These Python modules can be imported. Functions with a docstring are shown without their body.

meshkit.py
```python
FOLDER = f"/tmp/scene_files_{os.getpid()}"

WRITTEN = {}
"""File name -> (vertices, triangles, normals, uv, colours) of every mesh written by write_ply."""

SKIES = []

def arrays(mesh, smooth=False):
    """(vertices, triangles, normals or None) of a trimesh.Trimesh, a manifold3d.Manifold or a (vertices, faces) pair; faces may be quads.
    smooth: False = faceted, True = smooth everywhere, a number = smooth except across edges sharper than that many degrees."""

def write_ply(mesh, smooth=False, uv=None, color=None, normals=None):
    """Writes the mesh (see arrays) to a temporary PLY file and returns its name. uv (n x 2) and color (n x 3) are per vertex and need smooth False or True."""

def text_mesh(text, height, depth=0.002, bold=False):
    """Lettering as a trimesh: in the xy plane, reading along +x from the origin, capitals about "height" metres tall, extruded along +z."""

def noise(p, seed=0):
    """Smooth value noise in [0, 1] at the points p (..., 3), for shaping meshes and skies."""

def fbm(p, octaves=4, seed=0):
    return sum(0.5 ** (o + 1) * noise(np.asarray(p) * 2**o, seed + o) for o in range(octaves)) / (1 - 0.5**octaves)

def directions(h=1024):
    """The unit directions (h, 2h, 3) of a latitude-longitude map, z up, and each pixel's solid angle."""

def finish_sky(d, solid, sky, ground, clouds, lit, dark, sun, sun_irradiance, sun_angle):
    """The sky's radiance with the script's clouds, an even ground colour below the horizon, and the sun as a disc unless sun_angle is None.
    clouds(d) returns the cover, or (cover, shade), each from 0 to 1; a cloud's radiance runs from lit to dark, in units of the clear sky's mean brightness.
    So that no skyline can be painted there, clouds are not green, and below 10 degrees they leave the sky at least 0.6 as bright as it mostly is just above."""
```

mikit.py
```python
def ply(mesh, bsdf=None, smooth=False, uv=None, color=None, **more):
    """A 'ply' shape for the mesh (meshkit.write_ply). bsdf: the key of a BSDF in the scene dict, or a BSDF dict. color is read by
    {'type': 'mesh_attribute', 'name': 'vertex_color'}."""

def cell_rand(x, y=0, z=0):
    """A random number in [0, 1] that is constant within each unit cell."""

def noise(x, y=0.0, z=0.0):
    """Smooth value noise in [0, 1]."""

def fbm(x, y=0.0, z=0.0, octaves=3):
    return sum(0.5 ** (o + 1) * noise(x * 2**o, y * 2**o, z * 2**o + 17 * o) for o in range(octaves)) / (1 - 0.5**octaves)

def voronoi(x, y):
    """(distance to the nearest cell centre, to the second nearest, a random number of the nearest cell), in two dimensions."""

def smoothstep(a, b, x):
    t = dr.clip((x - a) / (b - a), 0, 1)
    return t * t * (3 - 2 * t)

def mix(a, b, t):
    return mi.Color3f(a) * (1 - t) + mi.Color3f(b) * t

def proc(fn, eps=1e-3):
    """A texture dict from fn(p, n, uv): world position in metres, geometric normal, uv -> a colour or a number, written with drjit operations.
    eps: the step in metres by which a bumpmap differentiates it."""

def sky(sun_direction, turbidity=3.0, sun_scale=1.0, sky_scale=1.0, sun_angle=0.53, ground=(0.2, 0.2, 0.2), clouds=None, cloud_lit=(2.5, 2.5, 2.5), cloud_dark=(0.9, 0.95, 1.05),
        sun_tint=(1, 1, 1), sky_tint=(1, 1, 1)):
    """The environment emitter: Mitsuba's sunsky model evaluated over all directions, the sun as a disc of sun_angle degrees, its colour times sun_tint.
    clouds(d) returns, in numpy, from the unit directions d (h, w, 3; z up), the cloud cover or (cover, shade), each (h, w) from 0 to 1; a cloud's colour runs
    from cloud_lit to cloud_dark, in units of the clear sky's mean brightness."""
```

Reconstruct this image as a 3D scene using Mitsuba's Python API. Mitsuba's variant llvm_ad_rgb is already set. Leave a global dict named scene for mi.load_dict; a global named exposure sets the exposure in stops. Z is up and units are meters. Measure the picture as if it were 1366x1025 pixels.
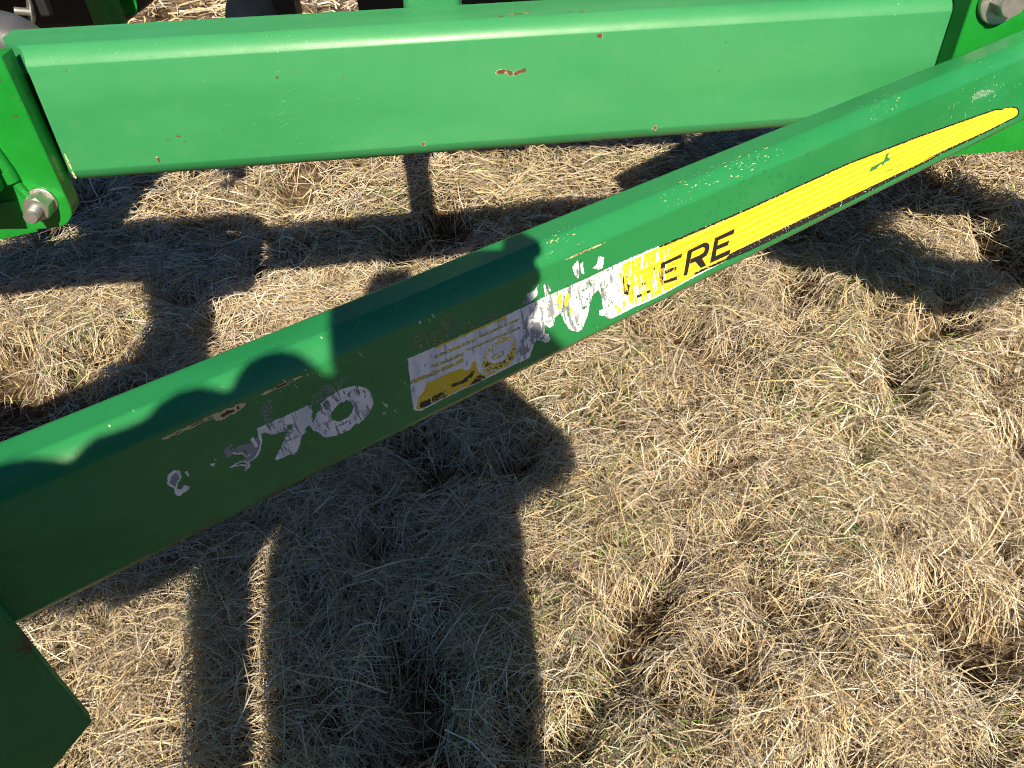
import math, numpy as np, trimesh, manifold3d as m3, shapely, drjit as dr, mitsuba as mi, mikit, meshkit
from shapely.geometry import Polygon, LineString
from mikit import proc, noise, fbm, smoothstep, mix

# ---------------------------------------------------------------- camera, sun, sky, exposure
PITCH, ROLL, EYE = 0.69732, -0.02384, 1.2436
SUN_AZ, SUN_EL = math.radians(-9.0), 0.64345            # heading in which the sunlight travels, and the sun's elevation
O = np.array([0, 0, EYE])
_F = np.array([0, math.cos(PITCH), -math.sin(PITCH)]); _U = np.array([0, math.sin(PITCH), math.cos(PITCH)]); _R = np.array([1.0, 0, 0])
CAM_R = math.cos(ROLL) * _R + math.sin(ROLL) * _U
CAM_U = -math.sin(ROLL) * _R + math.cos(ROLL) * _U
LIGHT = np.array([math.sin(SUN_AZ) * math.cos(SUN_EL), math.cos(SUN_AZ) * math.cos(SUN_EL), -math.sin(SUN_EL)])
exposure = 2.6
scene = {'type': 'scene',
         'camera': {'type': 'perspective', 'fov': 67.31, 'fov_axis': 'x', 'near_clip': 0.01, 'far_clip': 400.0,
                    'to_world': mi.ScalarTransform4f().look_at(origin=O.tolist(), target=(O + _F).tolist(), up=CAM_U.tolist())},
         'sky': mikit.sky((-LIGHT).tolist(), turbidity=2.6, sky_scale=.32, sky_tint=(.72, .98, 1.36), sun_tint=(.96, 1.0, 1.07))}
labels = {}
rng = np.random.default_rng(7)

# ---------------------------------------------------------------- frames of the two beams
def axes(h, rise):
    d = np.array([math.sin(h) * math.cos(rise), math.cos(h) * math.cos(rise), math.sin(rise)])
    n = np.array([math.cos(h), -math.sin(h), 0]); u = np.cross(n, d); u *= np.sign(u[2])
    return d, n, u
A_D, A_N, A_U = axes(1.44781, 0.0)                      # frame beam: along, out towards the viewer, up
B_D, B_N, B_U = axes(0.95161, 0.02013)                  # brace beam
A_P, B_P = np.array([0, 1.07068, 0.78419]), np.array([0, 0.54429, 0.78527])
A_H, A_W, A_R = 0.178, 0.116, 0.0224
B_H, B_W, B_R = 0.128, 0.052, 0.0165
def at_a(q): q = np.atleast_2d(q); return A_P + q[:, :1] * A_D + q[:, 1:2] * A_U + q[:, 2:3] * A_N      # (s, t, n) -> world
def at_b(q): q = np.atleast_2d(q); return B_P + q[:, :1] * B_D + q[:, 1:2] * B_U + q[:, 2:3] * B_N

# ---------------------------------------------------------------- helpers
def bsdf(name, d): scene[name] = d
def two(d): return {'type': 'twosided', 'bsdf': d}
def free(key):
    if key not in scene: return key
    k = 1
    while f'{key}_{k:03d}' in scene: k += 1
    return f'{key}_{k:03d}'
def obj(key, mesh, mat, smooth=False, label=None, cat=None, group=None, kind=None, **kw):
    key = free(key); scene[key] = mikit.ply(mesh, mat, smooth=smooth, **kw)
    e = {k: v for k, v in (('label', label), ('category', cat), ('group', group), ('kind', kind)) if v}
    if e: labels[key] = e
    return key
def rgb(*c): return {'type': 'rgb', 'value': list(c)}
def moved(mesh, to):                                    # local (s, t, n) mesh -> world through at_a / at_b
    m = mesh.copy(); m.vertices = to(m.vertices)
    if np.linalg.det(np.array([to([1, 0, 0])[0] - to([0, 0, 0])[0], to([0, 1, 0])[0] - to([0, 0, 0])[0], to([0, 0, 1])[0] - to([0, 0, 0])[0]])) < 0: m.invert()
    return m
def tm(man):
    g = man.to_mesh(); return trimesh.Trimesh(np.asarray(g.vert_properties)[:, :3], np.asarray(g.tri_verts), process=True)
def slab(poly, n0, n1, bevel=0.0015):                   # polygon in (s, t), thick along n, chamfered rims
    p = poly if isinstance(poly, Polygon) else Polygon(poly)
    def ext(q, a, b): m = trimesh.creation.extrude_polygon(q, b - a, engine='earcut'); m.apply_translation([0, 0, a]); return m
    if bevel <= 0: return ext(p, n0, n1)
    inner = p.buffer(-bevel, join_style=2)
    man = lambda t: m3.Manifold(m3.Mesh(np.asarray(t.vertices, np.float32), np.asarray(t.faces, np.uint32)))
    try:
        parts = []
        for ring_o in [p]:
            k = 4
            for i in range(k):
                f = math.sin(i / k * math.pi / 2); g = 1 - math.cos((i + 1) / k * math.pi / 2)
                q = p.buffer(-bevel * (1 - math.sin((i + .5) / k * math.pi / 2)), join_style=2)
                parts.append(man(ext(q, n0 + bevel * (i / k) * .999, n1 - bevel * (i / k) * .999)))
        return tm(m3.Manifold.batch_boolean(parts, m3.OpType.Add))
    except Exception:
        return ext(p, n0, n1)
def rounded(w, h, r, lo_a=20, hi_a=68, e=.0028, k=10):                     # box section with press-bent corners: a shallow bend face between two tight folds; n from -w to 0, t from 0 to h
    q = []
    for i in range(k + 1):                                # bend face, its normals turning from lo_a to hi_a degrees
        a = math.radians(lo_a + (hi_a - lo_a) * i / k); q.append((math.cos(a), math.sin(a)))
    q = np.array(q); span = q[-1, 1] - q[0, 1]; R = (r - 1.2 * e) / span; q = q * R; q += np.array([-q[0, 0] - .23 * e, r - q[0, 1] - r + 1.05 * e + 0])
    fold = lambda a0, a1: [(e * 2.2 * math.cos(math.radians(a)), e * 2.2 * math.sin(math.radians(a))) for a in np.linspace(a0, a1, 4)]
    lo = np.array(fold(0, lo_a)); lo = lo - lo[-1] + q[0]; lo[:, 0] -= lo[0, 0] * 0; hi = np.array(fold(hi_a, 90)); hi = hi - hi[0] + q[-1]
    c = np.vstack([lo[:-1], q, hi[1:]]); c[:, 0] -= c[0, 0]; c[:, 1] -= c[-1, 1]        # corner at top right: from (0, -..) to (-.., 0)
    out = [(x, h + y) for x, y in c]; out += [(-w - x, h + y) for x, y in c[::-1]]; out += [(-w - x, -y) for x, y in c]; out += [(x, -y) for x, y in c[::-1]]
    return out
def prism(profile, s0, s1, step=0.03, wall=None):       # closed (n, t) profile swept along s, capped; local (s, t, n)
    n = len(profile); S = np.linspace(s0, s1, max(2, int((s1 - s0) / step)))
    pr = np.array(profile)
    v = np.array([[s, t, nn] for s in S for nn, t in pr]); f = []
    for i in range(len(S) - 1):
        for j in range(n):
            a, b = i * n + j, i * n + (j + 1) % n
            f += [[a, b, b + n], [a, b + n, a + n]]
    for base, flip in ((0, 1), ((len(S) - 1) * n, 0)):
        for j in range(1, n - 1): f.append([base, base + j + 1, base + j] if flip else [base, base + j, base + j + 1])
    m = trimesh.Trimesh(v, np.array(f), process=False); m.fix_normals(); return m
def tube(points, radius, k=14, caps=True):              # round tube through world points (smooth)
    P = np.asarray(points, float); R = np.broadcast_to(radius, len(P)); T = np.gradient(P, axis=0); T /= np.linalg.norm(T, axis=1, keepdims=True)
    ref = np.array([0.3, 0.2, 0.93]); rings = []
    a = np.cross(T[0], ref); a /= np.linalg.norm(a)
    for p, t, r in zip(P, T, R):
        a = a - t * (a @ t); a /= np.linalg.norm(a); b = np.cross(t, a)
        rings.append([p + r * (math.cos(q) * a + math.sin(q) * b) for q in np.linspace(0, 2 * math.pi, k, endpoint=False)])
    v = np.concatenate(rings); f = []
    for i in range(len(P) - 1):
        for j in range(k): a0, b0 = i * k + j, i * k + (j + 1) % k; f += [[a0, b0, b0 + k], [a0, b0 + k, a0 + k]]
    v = np.vstack([v, P[0], P[-1]]); c0, c1 = len(v) - 2, len(v) - 1; e = (len(P) - 1) * k
    for j in range(k): f += [[c0, (j + 1) % k, j], [c1, e + j, e + (j + 1) % k]]
    return trimesh.Trimesh(v, np.array(f), process=False)
def lathe(profile, p, axis, k=32):                      # (radius, height) profile turned about the axis at p
    axis = np.asarray(axis, float) / np.linalg.norm(axis); m = trimesh.creation.revolve(np.asarray(profile, float), sections=k)
    T = trimesh.geometry.align_vectors([0, 0, 1], axis); T[:3, 3] = p; m.apply_transform(T); return m
def curve(pts, n=24):
    P = np.asarray(pts, float); t = np.linspace(0, 1, len(P)); from_ = np.linspace(0, 1, n)
    from scipy.interpolate import CubicSpline
    return CubicSpline(t, P)(from_)
def box(x0, x1, y0, y1, z0, z1, r=0.02):
    pts = [[x, y, z] for x in (x0 + r, x1 - r) for y in (y0 + r, y1 - r) for z in (z0 + r, z1 - r)]
    return tm(m3.Manifold.batch_hull([m3.Manifold.sphere(r, 16).translate(p) for p in pts]))
def dot3(p, P, d): return (p.x - float(P[0])) * float(d[0]) + (p.y - float(P[1])) * float(d[1]) + (p.z - float(P[2])) * float(d[2])

# ---------------------------------------------------------------- materials
def paint_a(p, n, uv):                                  # faded enamel of the frame beam
    s, t, d = dot3(p, A_P, A_D), dot3(p, A_P, A_U), dot3(p, A_P, A_N)
    c = mix((0.027, 0.222, 0.076), (0.040, 0.258, 0.098), smoothstep(.3, .7, fbm(s * 3, t * 14, d * 14, 4)))
    c = mix(c, (0.06, 0.29, 0.11), smoothstep(.45, .8, fbm(s * 5 + 9, t * 9, d * 9, 5)) * .4)
    c = mix(c, (0.10, 0.26, 0.13), smoothstep(.62, .75, fbm(s * 60, t * 75, d * 75, 5)) * .10)
    c = mix(c, (0.10, 0.31, 0.15), smoothstep(.935, .955, noise(s * 55 + t * 130 + 3, t * 420 - s * 190, d * 300)) * smoothstep(.6, .72, noise(s * 6 + 2, t * 9, d * 9)) * .6)
    speck = smoothstep(.945, .965, noise(s * 420, t * 420, d * 420)) * smoothstep(.74, .82, noise(s * 9 + 3, t * 12, d * 12)) * smoothstep(-.024, -.018, t - A_H)
    c = mix(c, (0.55, 0.62, 0.36), speck)
    rust = smoothstep(.95, .97, noise(s * 260 + 50, t * 260, d * 260)) * smoothstep(.80, .86, noise(s * 5 + 13, t * 15, d * 15))
    c = mix(c, (0.13, 0.055, 0.03), rust)
    low = smoothstep(.012, .004, t) * smoothstep(.45, .62, fbm(s * 40, t * 300, d * 60, 3))
    return mix(c, (0.10, 0.09, 0.03), low * .7)
def paint_b(p, n, uv):                                  # scuffed enamel of the brace: chips along its upper corner, rust along its lower edge
    s, t, d = dot3(p, B_P, B_D), dot3(p, B_P, B_U), dot3(p, B_P, B_N)
    c = mix((0.013, 0.180, 0.050), (0.019, 0.214, 0.066), smoothstep(.3, .7, fbm(s * 5, t * 16, d * 16, 4)))
    c = mix(c, (0.035, 0.23, 0.08), smoothstep(.55, .8, fbm(s * 12 + 4, t * 22, d * 22, 5)) * .5)
    c = mix(c, (0.012, 0.13, 0.03), smoothstep(.78, .86, noise(s * 290, t * 240, d * 240)) * smoothstep(.55, .75, noise(s * 6 + 8, t * 22, d * 22)) * .5)
    ridge = smoothstep(B_H - .013, B_H - .008, t) * smoothstep(-.024, -.017, d)
    chips = ridge * smoothstep(.70, .74, fbm(s * 330, t * 600, d * 600, 3)) * smoothstep(.44, .66, noise(s * 15 + 5, 0.0, 0.0)) * smoothstep(-.1, .02, s)
    c = mix(c, (0.62, 0.60, 0.30), chips)
    scr = smoothstep(.93, .95, noise(s * 620 + t * 260, t * 160 - s * 60, d * 260)) * smoothstep(.70, .80, noise(s * 11 + 2, t * 14, d * 14))
    c = mix(c, (0.5, 0.58, 0.34), scr)
    low = smoothstep(-.008, -.001, t) * smoothstep(.020, .003, t + .006 * (noise(s * 25, 0.0, 0.0) - .5)) * smoothstep(.32, .50, fbm(s * 60, t * 160, d * 160, 3))
    return mix(c, (0.085, 0.035, 0.018), low)
def paint_c(p, n, uv):                                  # fresher enamel of plates
    q = fbm(p.x * 14, p.y * 14, p.z * 14, 4)
    c = mix((0.005, 0.185, 0.017), (0.010, 0.22, 0.028), smoothstep(.3, .7, q))
    sp = smoothstep(.89, .9, noise(p.x * 160, p.y * 160, p.z * 160)) * smoothstep(.55, .65, noise(p.x * 12, p.y * 12, p.z * 12))
    return mix(c, (0.08, 0.05, 0.03), sp)
def rough_n(lo, hi, k):
    return lambda p, n, uv: lo + (hi - lo) * fbm(p.x * k, p.y * k, p.z * k, 3)
def bumpy(inner, fn, scale, eps=1e-3): return {'type': 'bumpmap', 'scale': scale, 'bsdf': inner, 'tex': proc(fn, eps)}
orange_peel = lambda p, n, uv: fbm(p.x * 18, p.y * 18, p.z * 18, 2) + .05 * noise(p.x * 260, p.y * 260, p.z * 260)
for nm, fn, r0, r1, cc in (('paint_frame', paint_a, .36, .52, .22), ('paint_brace', paint_b, .28, .42, .30), ('paint_plate', paint_c, .20, .34, .5)):
    bsdf(nm, two(bumpy({'type': 'principled', 'base_color': proc(fn), 'roughness': proc(rough_n(r0, r1, 30)), 'specular': .36, 'clearcoat': cc, 'clearcoat_gloss': .9}, orange_peel, .0010)))
def film_c(p, n, uv):
    s, t = dot3(p, B_P, B_D), dot3(p, B_P, B_U)
    lo, hi = .0115 + (s - .2) * .0225, .0735 + (s - .2) * .0045
    k = (t - lo) / (hi - lo) * 7.0
    w = dr.abs(k - dr.floor(k) - .5) * 2
    c = mix((0.84, 0.55, 0.012), (0.87, 0.64, 0.07), smoothstep(.30, .70, w))
    c = mix(c, (0.74, 0.56, 0.02), smoothstep(.5, .8, fbm(s * 16, t * 60, 0.0, 3)) * .5)
    return mix(c, (0.35, 0.26, 0.08), smoothstep(.93, .95, noise(s * 330, t * 330, 3.0)) * .6)
def back_c(p, n, uv):
    s, t = dot3(p, B_P, B_D), dot3(p, B_P, B_U)
    c = mix((0.80, 0.82, 0.84), (0.62, 0.67, 0.73), smoothstep(.4, .7, fbm(s * 140, t * 45, 0.0, 3)))
    return mix(c, (0.30, 0.33, 0.36), smoothstep(.66, .76, fbm(s * 260 + 7, t * 80, 5.0, 3)) * .7)
for nm, c, r in (('film_yellow', proc(film_c), .38), ('film_white', proc(back_c), .5), ('film_black', rgb(.018, .018, .018), .4), ('residue', rgb(.25, .28, .32), .6),
                 ('residue_thin', rgb(.13, .17, .14), .55), ('film_worn', rgb(.68, .52, .03), .5), ('primer', rgb(.62, .56, .30), .6), ('rust', proc(lambda p, n, uv: mix((.075, .032, .020), (.15, .065, .036), fbm(p.x * 300, p.y * 300, p.z * 300, 3))), .85)):
    bsdf(nm, two({'type': 'principled', 'base_color': c, 'roughness': r, 'specular': .4}))
def zinc(p, n, uv): return mix((.40, .40, .37), (.60, .60, .57), fbm(p.x * 120, p.y * 120, p.z * 120, 3))
bsdf('zinc', two({'type': 'principled', 'base_color': proc(zinc), 'metallic': .85, 'roughness': .38}))
bsdf('steel_grey', two({'type': 'principled', 'base_color': proc(lambda p, n, uv: mix((.16, .17, .18), (.30, .31, .32), fbm(p.x * 40, p.y * 40, p.z * 40, 3))), 'metallic': .5, 'roughness': .5}))
bsdf('black_plastic', two({'type': 'principled', 'base_color': rgb(.012, .012, .013), 'roughness': .5}))
bsdf('hose_grey', two({'type': 'principled', 'base_color': proc(lambda p, n, uv: mix((.04, .045, .052), (.085, .09, .10), fbm(p.x * 60, p.y * 60, p.z * 60, 3))), 'roughness': .45}))
bsdf('rubber', two({'type': 'principled', 'base_color': rgb(.02, .02, .02), 'roughness': .8}))
bsdf('straw', {'type': 'principledthin', 'base_color': {'type': 'mesh_attribute', 'name': 'vertex_color'}, 'roughness': .42, 'diff_trans': .35, 'eta': 1.4})
def soil(p, n, uv):
    a, b = fbm(p.x * 9, p.y * 9, 0.0, 4), noise(p.x * 190 + 40 * noise(p.x * 11, p.y * 11), p.y * 60, 0.0)
    c = mix((.05, .032, .020), (.11, .078, .048), smoothstep(.3, .7, a))
    c = mix(c, (.26, .20, .12), smoothstep(.55, .8, b) * .6)
    red = smoothstep(1.0, .5, dr.sqrt(dr.square((p.x - .445) / .10) + dr.square((p.y - 1.17) / .07)) + .6 * (fbm(p.x * 30, p.y * 30, 4.0, 3) - .5))
    return mix(c, mix((.13, .065, .042), (.20, .11, .075), fbm(p.x * 160, p.y * 160, 0.0, 3)), red)
bsdf('soil', two({'type': 'principled', 'base_color': proc(soil), 'roughness': .95, 'specular': .1}))
bsdf('clod', two({'type': 'principled', 'base_color': proc(lambda p, n, uv: mix((.06, .045, .04), (.13, .10, .085), fbm(p.x * 60, p.y * 60, p.z * 60, 4))), 'roughness': .95, 'specular': .1}))
for nm, c, r in (('cloth_jacket', (.035, .045, .07), .9), ('cloth_jeans', (.06, .09, .16), .9), ('cloth_cap', (.03, .03, .03), .9), ('skin', (.48, .29, .21), .5), ('leather', (.06, .04, .025), .6), ('phone_glass', (.02, .02, .022), .15), ('hair', (.05, .035, .025), .7)):
    bsdf(nm, two({'type': 'principled', 'base_color': rgb(*c), 'roughness': r}))

# ---------------------------------------------------------------- ground and dry grass
def hills(x, y):
    p = np.stack([x, y, np.zeros_like(x)], -1)
    h = .030 * (meshkit.fbm(p * 2.1 + 5, 3, 3) - .5) * 2 + 0.011 * (meshkit.fbm(p * 6.3, 3, 11) - .5) * 2
    return h - .055 * pits(x, y)
def pits(x, y):
    p = np.stack([x, y, np.zeros_like(x)], -1)
    q = meshkit.fbm(p * np.array([5.2, 4.2, 1]) + 31, 3, 21)
    r = meshkit.fbm(p * np.array([13, 11, 1]) + 57, 2, 23)
    bare = np.clip(1.25 - np.hypot((x - .445) / .07, (y - 1.17) / .048), 0, 1)      # the bare reddish patch of soil
    return np.clip(np.clip((q - .62) / .13, 0, 1) + .5 * np.clip((r - .66) / .10, 0, 1) + bare, 0, 1)
def ground_mesh():
    xs = np.concatenate([-np.geomspace(200, 4.2, 22), np.arange(-4, 4.6, .03), np.geomspace(4.8, 200, 22)])
    ys = np.concatenate([-np.geomspace(200, 1.7, 22), np.arange(-1.5, 7.0, .03), np.geomspace(7.2, 200, 22)])
    X, Y = np.meshgrid(xs, ys, indexing='ij'); fade = np.clip((7.5 - np.hypot(X, Y - 2)) / 2, 0, 1)
    Z = hills(X, Y) * fade - .05
    v = np.stack([X, Y, Z], -1).reshape(-1, 3); n, m = X.shape
    i = (np.arange(n - 1)[:, None] * m + np.arange(m - 1)).ravel()
    return trimesh.Trimesh(v, np.concatenate([np.stack([i, i + m, i + m + 1], 1), np.stack([i, i + m + 1, i + 1], 1)]), process=False)
obj('ground', ground_mesh(), 'soil', True, 'brown soil under matted dry grass', kind='structure')

TONES = np.array([[.70, .59, .37], [.78, .70, .52], [.60, .54, .44], [.44, .39, .32], [.64, .49, .26], [.26, .19, .13], [.88, .83, .71], [.18, .27, .08]])
def ribbons(P, W, col, twist):                          # P (n, k, 3) centre lines, W (n, k) widths, col (n, 3)
    n, k, _ = P.shape; T = np.gradient(P, axis=1); T /= np.maximum(np.linalg.norm(T, axis=2, keepdims=True), 1e-9)
    side = np.cross(T, [0, 0, 1.0]); side /= np.maximum(np.linalg.norm(side, axis=2, keepdims=True), 1e-6); up = np.cross(side, T)
    a = twist[:, :1] + twist[:, 1:] * np.linspace(-.5, .5, k); s = np.cos(a)[..., None] * side + np.sin(a)[..., None] * up
    v = np.stack([P - s * W[..., None] / 2, P + s * W[..., None] / 2], 2).reshape(n, 2 * k, 3)
    j = np.arange(k - 1) * 2; q = np.concatenate([np.stack([j, j + 1, j + 3], 1), np.stack([j, j + 3, j + 2], 1)])
    f = (np.arange(n)[:, None, None] * 2 * k + q).reshape(-1, 3)
    return v.reshape(-1, 3), f, np.repeat(col, 2 * k, axis=0)
def flow(x, y):
    p = np.stack([x, y, np.zeros_like(x)], -1)
    return 2 * math.pi * (meshkit.fbm(p * 1.7 + 70, 2, 41) * 2.2 + .55 * meshkit.noise(p * 7 + 9, 43))
def spots(n, y0, y1):
    y = np.sqrt(rng.uniform((y0 + .9) ** 2, (y1 + .9) ** 2, n)) - .9
    return rng.uniform(-1, 1, n) * (.68 + .76 * np.maximum(y, 0)), y
def tone(x, y, g):
    p = np.stack([x, y, np.zeros_like(x)], -1); warm = meshkit.fbm(p * 3.1 + 15, 3, 51)
    n = len(x); u = rng.random(n) + (warm - .5) * .9
    k = np.select([u < .16, u < .34, u < .50, u < .62, u < .80, u < .88], [2, 3, 0, 1, 0, 4], 6)
    k = np.where(rng.random(n) < .08, 5, k); k = np.where(rng.random(n) < g * np.clip((meshkit.noise(p * 5 + 3, 61) - .5) * 4, 0, 1), 7, k)
    return TONES[k] * rng.uniform(.72, 1.12, (n, 1)) * rng.uniform(.95, 1.05, (n, 3))
def lying(n, y0, y1, L, W, k=6, lift=.035, keep=True, at=None):
    x, y = spots(n, y0, y1) if at is None else at
    if keep: ok = rng.random(n) > pits(x, y) * .93; x, y = x[ok], y[ok]; n = len(x)
    a = flow(x, y) + rng.normal(0, .75, n); a = np.where(rng.random(n) < .35, rng.uniform(0, 2 * math.pi, n), a)
    ln = rng.uniform(*L, n) * rng.uniform(.6, 1.1, n); bend = rng.normal(0, .55, n) + rng.normal(0, 1, n) * (rng.random(n) < .15) * 2.2
    t = np.linspace(0, 1, k); ang = a[:, None] + bend[:, None] * (t - .5)
    kink = rng.normal(0, .9, n) * (rng.random(n) < .35); ang = ang + kink[:, None] * (t > rng.uniform(.2, .8, n)[:, None])
    d = np.stack([np.cos(ang), np.sin(ang)], -1) * (ln / (k - 1))[:, None, None]
    xy = np.cumsum(d, 1) - d.sum(1, keepdims=True) * .5 + np.stack([x, y], -1)[:, None]
    off = rng.uniform(-.05, lift, n); arch = rng.gamma(1.3, .0055, n) + .002; tilt = rng.normal(0, .09, n) * ln
    z = hills(xy[..., 0], xy[..., 1]) + off[:, None] + arch[:, None] * 4 * t * (1 - t) + tilt[:, None] * (t - .5)
    w = rng.uniform(*W, n)[:, None] * (1.05 - .75 * t ** 2)
    return ribbons(np.concatenate([xy, z[..., None]], -1), w, tone(x, y, .10), np.stack([rng.normal(0, .6, n), rng.normal(0, 1.5, n)], 1))
def tufts(n, per, y0, y1, L, W, k=7, green=.35):        # bunches that rise and flop over
    cx, cy = spots(n, y0, y1); ok = pits(cx, cy) < .5; cx, cy = cx[ok], cy[ok]; n = len(cx); lean = flow(cx, cy) + rng.normal(0, .5, n); i = np.repeat(np.arange(n), per); m = len(i)
    x, y = cx[i] + rng.normal(0, .016, m), cy[i] + rng.normal(0, .016, m)
    a = lean[i] + rng.normal(0, .75, m); ln = rng.uniform(*L, m); e0 = rng.uniform(.5, 1.35, m); e1 = rng.uniform(-.9, .1, m)
    t = np.linspace(0, 1, k); el = e0[:, None] + (e1 - e0)[:, None] * np.minimum(1, t * rng.uniform(1.2, 2.6, m)[:, None])
    ang = a[:, None] + rng.normal(0, .5, m)[:, None] * t; ds = (ln / (k - 1))[:, None]
    d = np.stack([np.cos(el) * np.cos(ang), np.cos(el) * np.sin(ang), np.sin(el)], -1) * ds[..., None]
    P = np.cumsum(d, 1) + np.stack([x, y, hills(x, y) - .05], -1)[:, None]
    g = hills(P[..., 0], P[..., 1]); P[..., 2] = np.maximum(P[..., 2], g - .01 + rng.uniform(0, .03, m)[:, None])
    P[..., 2] = np.minimum(P[..., 2], g + .075)
    w = rng.uniform(*W, m)[:, None] * (1.0 - .85 * t ** 1.5)
    return ribbons(P, w, tone(x, y, green), np.stack([rng.normal(0, .5, m), rng.normal(0, 1.2, m)], 1))
def merge(parts):
    V, F, C, o = [], [], [], 0
    for v, f, c in parts: V.append(v); F.append(f + o); C.append(c); o += len(v)
    return np.concatenate(V), np.concatenate(F), np.concatenate(C)
gv, gf, gc = merge([
    lying(58000, .05, 1.25, (.03, .17), (.0008, .0023), 4), lying(50000, 1.25, 2.1, (.04, .18), (.0010, .0029), 4),
    lying(30000, 2.1, 3.3, (.07, .24), (.0016, .0040), 4), lying(16000, 3.3, 8.0, (.12, .35), (.006, .013), 4),
    tufts(650, 16, .05, 1.3, (.04, .16), (.0009, .0026), 6), tufts(750, 14, 1.3, 2.3, (.05, .16), (.0011, .0030), 6), tufts(700, 12, 2.3, 4.0, (.08, .22), (.0024, .0050), 5),
    lying(600, .05, 2.6, (.16, .36), (.0016, .0032), 7, .06, False),
    lying(16000, 0, 0, (.15, .4), (.008, .016), 4, .03, False, (rng.uniform(-4, 4, 16000), rng.uniform(-4.5, .05, 16000)))])
obj('dry_grass', (gv, gf), 'straw', False, 'matted straw-coloured dry grass with a few green blades', kind='stuff', color=gc)

def clod(name, x, y, r, seed, flat, label, cat):
    m = trimesh.creation.icosphere(3, 1.0); q = meshkit.fbm(m.vertices * 1.7 + seed, 4, seed)
    m.vertices *= (.6 + .8 * q)[:, None] * np.array(flat) * r; m.apply_translation([x, y, float(hills(np.array([x]), np.array([y]))[0]) + r * flat[2] * .2])
    obj(name, m, 'clod', True, label, cat)
clod('soil_clod', .434, 1.26, .020, 3, (1.3, .9, .7), 'dark grey clod of earth beside the bare soil patch in the grass', 'clod')
clod('soil_clod', .334, .914, .014, 5, (1.2, 1, .8), 'small dark clod lying in the grass below the bare soil patch', 'clod')

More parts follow.
